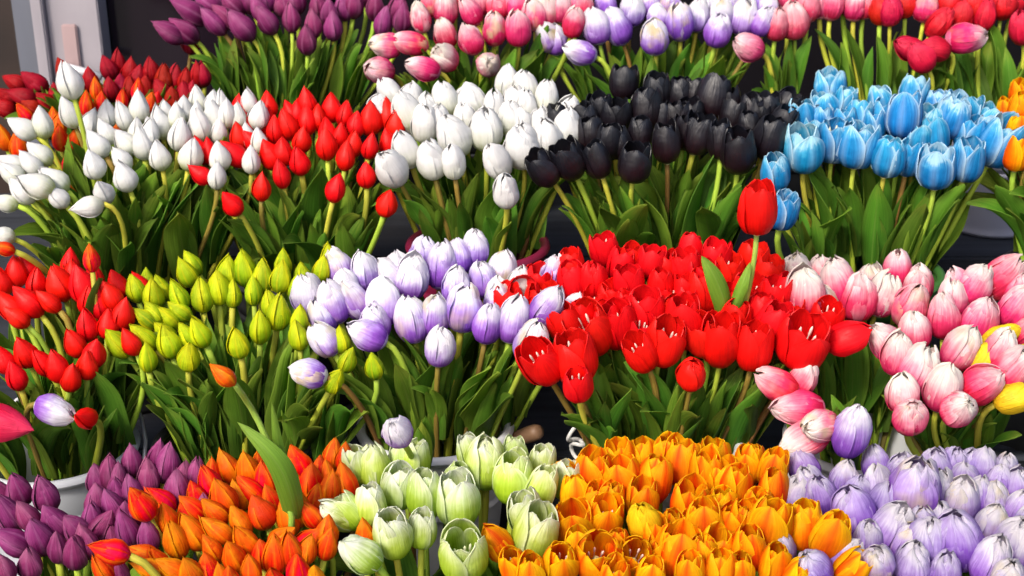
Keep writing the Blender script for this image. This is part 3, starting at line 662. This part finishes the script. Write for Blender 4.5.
def make_tulip(var, u, v, h, lean, face, dnear, dm, hmin, bk, extra, front, dense, special):
    kind, matn, name, phrase, cat, stm = VAR[var]
    if h < hmin:                       # partly hidden head: same top edge, whole flower
        v = v - h / 2 + hmin / 2; h = hmin; dnear -= .012
    v0, Y0, v1, Y1 = dm
    Y = Y0 + (Y1 - Y0) * (v - v0) / (v1 - v0) - dnear + random.uniform(-.008, .008)
    P = at(u, v, Y)
    view = (P - CAM).normalized()
    ln, fc = R(lean + random.uniform(-7, 7)), R(face)
    fc += R(6) if matn == 'redcup' else 0
    ax = Vector((math.sin(ln) * math.cos(fc), -math.sin(fc), math.cos(ln) * math.cos(fc))).normalized()
    fs = math.sqrt(max(0.0, 1 - ax.dot(view) ** 2))
    H = h * (P - CAM).length / F / max(.86, fs) * random.uniform(.97, 1.05)
    base = P - ax * (H * .5)
    rim = RIM[bk]
    # foot of the stem in the bucket
    off = Vector((base.x - rim.x, base.y - rim.y))
    k = min(.32, .085 / max(off.length, .001))
    foot = Vector((rim.x + off.x * k, rim.y + off.y * k, rim.z - .16))
    if extra.get('Z') == 'orange': foot = at(287, 560, 1.60)
    root = bpy.data.objects.new(name, None); COL.objects.link(root); root.location = foot
    root.empty_display_size = .02
    # stem
    L = (base - foot).length
    p0 = Vector((0, 0, 0)); p3 = base - foot + ax * (H * .02)
    up1 = Vector((off.x * k * .6, off.y * k * .6, .15)).normalized()
    endd = ax
    if ax.z < .2: endd = (ax + Vector((0, 0, .35))).normalized()
    if extra.get('Z') == 'orange': up1 = Vector((-.12, .05, 1)).normalized()
    p1 = p0 + up1 * (L * .45); p2 = p3 - endd * (L * (.38 if extra.get('Z') == 'orange' else .25 if abs(lean) < 45 else .16))
    path = [bez(p0, p1, p2, p3, i / 11) for i in range(12)]
    if extra.get('Z') == 'orange':     # its long bare stem bends down into the leaf
        ks = [foot, at(292, 520, 1.60), at(285, 490, 1.61), at(275, 462, 1.62), at(264, 433, 1.625), at(250, 406, 1.63), base.copy()]
        path = []
        for i in range(12):
            t = i / 11 * 5.999; a_ = int(t); s_ = t - a_
            k0, k1, k2, k3 = ks[max(a_ - 1, 0)], ks[a_], ks[a_ + 1], ks[min(a_ + 2, 6)]
            path.append(.5 * (2 * k1 + (k2 - k0) * s_ + (2 * k0 - 5 * k1 + 4 * k2 - k3) * s_ * s_ + (3 * k1 - k0 - 3 * k2 + k3) * s_ ** 3) - foot)
    rs = random.uniform(.0040, .0052)
    V, Fc, U = tube(path, [rs * 1.15 - .15 * rs * i / 11 for i in range(12)], 7)
    sm = 'stembrown' if random.random() < (.16 if cat not in ('green tulip', 'purple tulip') else .05) else 'stem'
    if special: sm = 'stembright'
    st = obj('stem', mk_mesh('stem', V, Fc, M[sm], U), root)
    tint = (random.random(), random.random(), random.random(), 1)
    st.color = tint
    # flower
    (outer, inner), core = petals_for(kind, matn)
    q = Vector((0, 0, 1)).rotation_difference(ax) @ Quaternion((0, 0, 1), random.uniform(0, 2 * PI))
    bl = obj('bloom', core, root, base - foot); bl.rotation_mode = 'QUATERNION'; bl.rotation_quaternion = q
    wd = random.uniform(.88, 1.06) * float(extra.get('w', 1)) * {'orangebud': .90, 'purple': .94, 'lime': .95, 'orange': .94, 'palegreen': .94, 'redcup': .96, 'black': .95, 'blue': .95}.get(matn, 1)
    bl.scale = (H * wd, H * wd, H); bl.color = tint
    op = {'bud': random.choice((0.0, 0.0, .015, .03)), 'bloom': random.choice((-.03, -.02, 0, .03)), 'cup': random.choice((-.06, -.04, -.02, 0, .03, .07))}[kind]
    if matn in ('redcup', 'black', 'blue') and kind == 'cup': op = random.choice((-.02, .02, .05, .08, .11))
    if matn == 'orange' and kind == 'cup': op = random.choice((-.07, -.05, -.03, .01, .05))
    if matn == 'palegreen' and kind == 'cup': op = random.choice((-.08, -.06, -.04, -.01, .02))
    for ring, ms in enumerate((outer, inner) if kind != 'bud' else (outer,)):
        for j in range(3):
            a = j * 2 * PI / 3 + ring * PI / 3 + random.uniform(-.09, .09)
            pe = obj('petal', random.choice(ms), bl); pe.color = tint
            jt = random.uniform(-.03, .04) if kind != 'bud' else random.uniform(-.006, .014)
            pe.rotation_euler = Matrix.Rotation(a, 3, 'Z').to_euler() if jt + op == 0 else (Matrix.Rotation(a, 3, 'Z') @ Matrix.Rotation(jt + op, 3, 'Y')).to_euler()
            sc = random.uniform(.95, 1.04); pe.scale = (sc, sc, random.uniform(.92, 1.05))
    if stm:
        for j in range(6):
            s_ = obj('stamen', stamen_mesh(stm), bl); s_.rotation_euler = (0, 0, j * PI / 3 + random.uniform(-.2, .2)); z = random.uniform(1.05, 1.3) if matn in ('redcup', 'blue') else random.uniform(.8, 1.1); s_.scale = (.95, .95, z)
    # leaves
    nl = dense
    avail = path[11].z
    for j in range(nl):
        ti = random.uniform(.26, .50)
        pb = bez(p0, p1, p2, p3, ti)
        pb = Vector((pb.x, pb.y, max(pb.z, .145)))
        ii = min(range(12), key=lambda q_: abs(path[q_].z - pb.z)); pb = path[ii].copy()
        outw = math.atan2(off.y, off.x) if off.length > .02 else random.uniform(0, 2 * PI)
        yaw = outw + random.gauss(0, .8)
        room = max(.09, (avail - pb.z) * random.uniform(.66, 1.10))
        ln_ = min(.24, max(.10, room))
        me = LEAVES[random.randrange(16)]
        lf = obj('leaf', me, root, pb)
        tilt = random.uniform(-.06, .16) + .24 * random.random() * min(1, off.length / .12) + (.16 if front > .75 and j == 0 else 0)
        lf.rotation_euler = (Matrix.Rotation(yaw, 3, 'Z') @ Matrix.Rotation(tilt, 3, 'Y')).to_euler()
        lf.scale = (ln_ * random.uniform(.95, 1.3), ln_ * random.uniform(.68, 1.10), ln_)
        lf.color = (random.random(), random.random(), random.random(), 1)
    return root, base, ax, name, phrase, cat


ORD = ['', 'first', 'second', 'third', 'fourth', 'fifth', 'sixth', 'seventh', 'eighth', 'ninth', 'tenth', 'eleventh', 'twelfth', 'thirteenth']
ROWN = ['lowest', 'second lowest', 'third lowest', 'fourth lowest', 'fifth lowest', 'sixth lowest', 'seventh lowest', 'eighth lowest', 'ninth lowest']


def manual_leaf(root, pts, width, hint, mat='leafbright', cup=.45):
    """a leaf that the photo shows singly, along its own curve"""
    f = root.location
    n = 13; ps = []
    for i in range(n):
        t = i / (n - 1) * (len(pts) - 1); a = min(int(t), len(pts) - 2); s = t - a
        pm1 = pts[max(a - 1, 0)]; p0 = pts[a]; p1 = pts[a + 1]; p2 = pts[min(a + 2, len(pts) - 1)]
        ps.append(.5 * ((2 * p0) + (p1 - pm1) * s + (2 * pm1 - 5 * p0 + 4 * p1 - p2) * s * s + (3 * p0 - pm1 - 3 * p1 + p2) * s ** 3) - f)
    lf = obj('leaf', leaf_from_spine(ps, width, hint, M[mat], cup=cup, wave=.05, th=.0010), root)
    lf.color = (.5, .5, .5, 1)
    return lf


SPECIAL = {}
for var, bk, dm, hmin, group, mark, from_low, row, txt in B:
    heads = []
    for tok in txt.replace('\n', ';').split(';'):
        tok = tok.strip()
        if not tok: continue
        lab = None
        if ' L' in tok: tok, lab = tok.split(' L', 1)
        f = tok.split()
        nums = [float(x) for x in f if x[0] in '-0123456789.']
        ex = {x[0]: x[1:] for x in f if x[0] in 'fdcZw'}
        heads.append((nums, ex, lab))
    vs = [n[1] for n, _, _ in heads]; vmin, vmax = min(vs), max(vs)
    rows = []
    todo = sorted([i for i, h in enumerate(heads) if not h[2]], key=lambda i: -heads[i][0][1])
    per = 8 if len(todo) <= 56 else 10
    place = {}
    for rI in range(0, len(todo), per):
        ch = sorted(todo[rI:rI + per], key=lambda i: heads[i][0][0], reverse=not from_low)
        for c, i in enumerate(ch): place[i] = (rI // per, c + 1)
    for i, (n, ex, lab) in enumerate(heads):
        u, v, h = n[:3]
        lean = n[3] if len(n) > 3 else 0
        front = (v - vmin) / max(1, vmax - vmin)
        face = float(ex['f']) if 'f' in ex else -4 + 16 * front + random.uniform(-9, 7)
        vv = ex.get('c', var)
        dense = 5 if front > .6 else 4 if front > .3 else 1
        if row == 1: dense = 6 if front > .5 else 5
        if row == 4: dense = 1
        if bk in ('k13', 'k14', 'k7') and front > .5: dense = 6
        if ex.get('Z') in ('orange', 'red'): dense = 0
        bk_ = 'k24' if (bk == 'k5' and u < 935) or (bk == 'k4' and u > 818) else bk
        root, base, ax, name, phrase, cat = make_tulip(vv, u, v, h, lean, face, float(ex.get('d', 0)), dm, hmin, bk_, ex, front, dense, 'Z' in ex)
        if lab is None:
            r_, c_ = place[i]
            size = 'large ' if h >= hmin * 1.22 else ''
            pose = 'drooping' if abs(lean) > 84 else 'sideways' if abs(lean) > 48 else 'slanting' if abs(lean) > 22 else 'half hidden' if h < hmin * .8 else 'upright'
            lab = f'{pose} {phrase}, {ORD[c_]} from {mark}, {ROWN[r_]} tier'
            grp = group
        else:
            grp = group
        tag(root, lab, cat, grp)
        if 'Z' in ex: SPECIAL[ex['Z']] = (root, base, ax)

# single leaves of the two tulips that stand clear of their bunches
root, base, ax = SPECIAL['red']
Yr = base.y
manual_leaf(root, [at(727, 322, Yr), at(724, 300, Yr - .01), at(714, 275, Yr - .015), at(702, 256, Yr - .01)], .034, Vector((1, .35, .15)).normalized())
manual_leaf(root, [at(729, 324, Yr), at(736, 302, Yr - .012), at(743, 282, Yr - .015), at(750, 262, Yr - .005)], .022, Vector((1, -.55, .1)).normalized())
root, base, ax = SPECIAL['orange']
Yo = 1.575
manual_leaf(root, [at(300, 545, Yo + .06), at(294, 508, Yo + .02), at(283, 474, Yo), at(264, 448, Yo), at(237, 422, Yo + .02)], .036, Vector((.8, .1, .6)).normalized())
manual_leaf(root, [at(291, 500, Yo + .02), at(283, 468, Yo + .03), at(277, 438, Yo + .03), at(272, 402, Yo + .03)], .016, Vector((1, .2, .1)).normalized())

# ------------------------------------------------------------------ behind and between
# the shop front behind the stand
WY = 3.10
wall = struct(bm_obj('wall', box(0, WY + .12, 1.5, 12, .1, 3.0), M['wall']))
door = bpy.data.objects.new('metal_door', None); COL.objects.link(door)
dp = at(60, 40, WY); door.location = (dp.x, WY, 0)
tag(door, 'grey metal framed door with dark panes behind the dark red tulips', 'door')
def strip(name, u0, u1, mat, y, th, z0=0.02, z1=2.3, parent=door):
    x0, x1 = at(u0, 40, WY).x - door.location.x, at(u1, 40, WY).x - door.location.x
    return bm_obj(name, box((x0 + x1) / 2, y, (z0 + z1) / 2, x1 - x0, th, z1 - z0, .003), M[mat], parent)
strip('pane', -160, 17, 'rust', .055, .012)
strip('door_frame', 17.5, 40, 'alu_dark', .02, .06)
strip('door_frame', 40.5, 52, 'alu', .005, .09)
strip('door_frame', 52.5, 104, 'alu', .015, .07)
strip('pane', 104.5, 330, 'glass', .055, .012)
hz = at(75, 45, WY).z; hx = at(75, 45, WY).x - door.location.x
pl = bm_obj('handle_plate', box(hx, -.026, hz, .034, .010, .105, .003), M['plate'], door)
lz = at(85, 64, WY).z
V, Fc, U = tube([Vector((hx - .01, -.03, lz)), Vector((hx - .005, -.065, lz + .008)), Vector((hx + .02, -.075, lz + .004)), Vector((hx + .075, -.075, lz - .012))], .0095, 10)
obj('door_handle', mk_mesh('door_handle', V, Fc, M['steel'], U), door)

# a turned wooden handle and a knot of white cord on the shelf edge
a, b = at(512, 440, 1.97), at(540, 431, 1.93)
V, Fc, U = tube([a, a.lerp(b, .3), a.lerp(b, .6), a.lerp(b, .85), a.lerp(b, .96), b], [.010, .0125, .0135, .0135, .011, .004], 14)
tag(obj('wooden_handle', mk_mesh('wooden_handle', V, Fc, M['wood'], U)), 'round wooden handle poking out beside the white bucket', 'handle')
c0 = at(578, 442, 1.90)
pth = []
for i in range(60):
    t = i / 59 * 2 * PI
    pth.append(c0 + Vector((.013 * math.sin(2 * t) + .004 * math.sin(t), .010 * math.sin(3 * t), .022 * math.cos(t) + .008 * math.cos(3 * t))))
V, Fc, U = tube(pth, .0032, 8)
tag(obj('cord_knot', mk_mesh('cord_knot', V, Fc, M['cord'], U)), 'knotted white cord hanging on the dark shelf edge', 'cord')
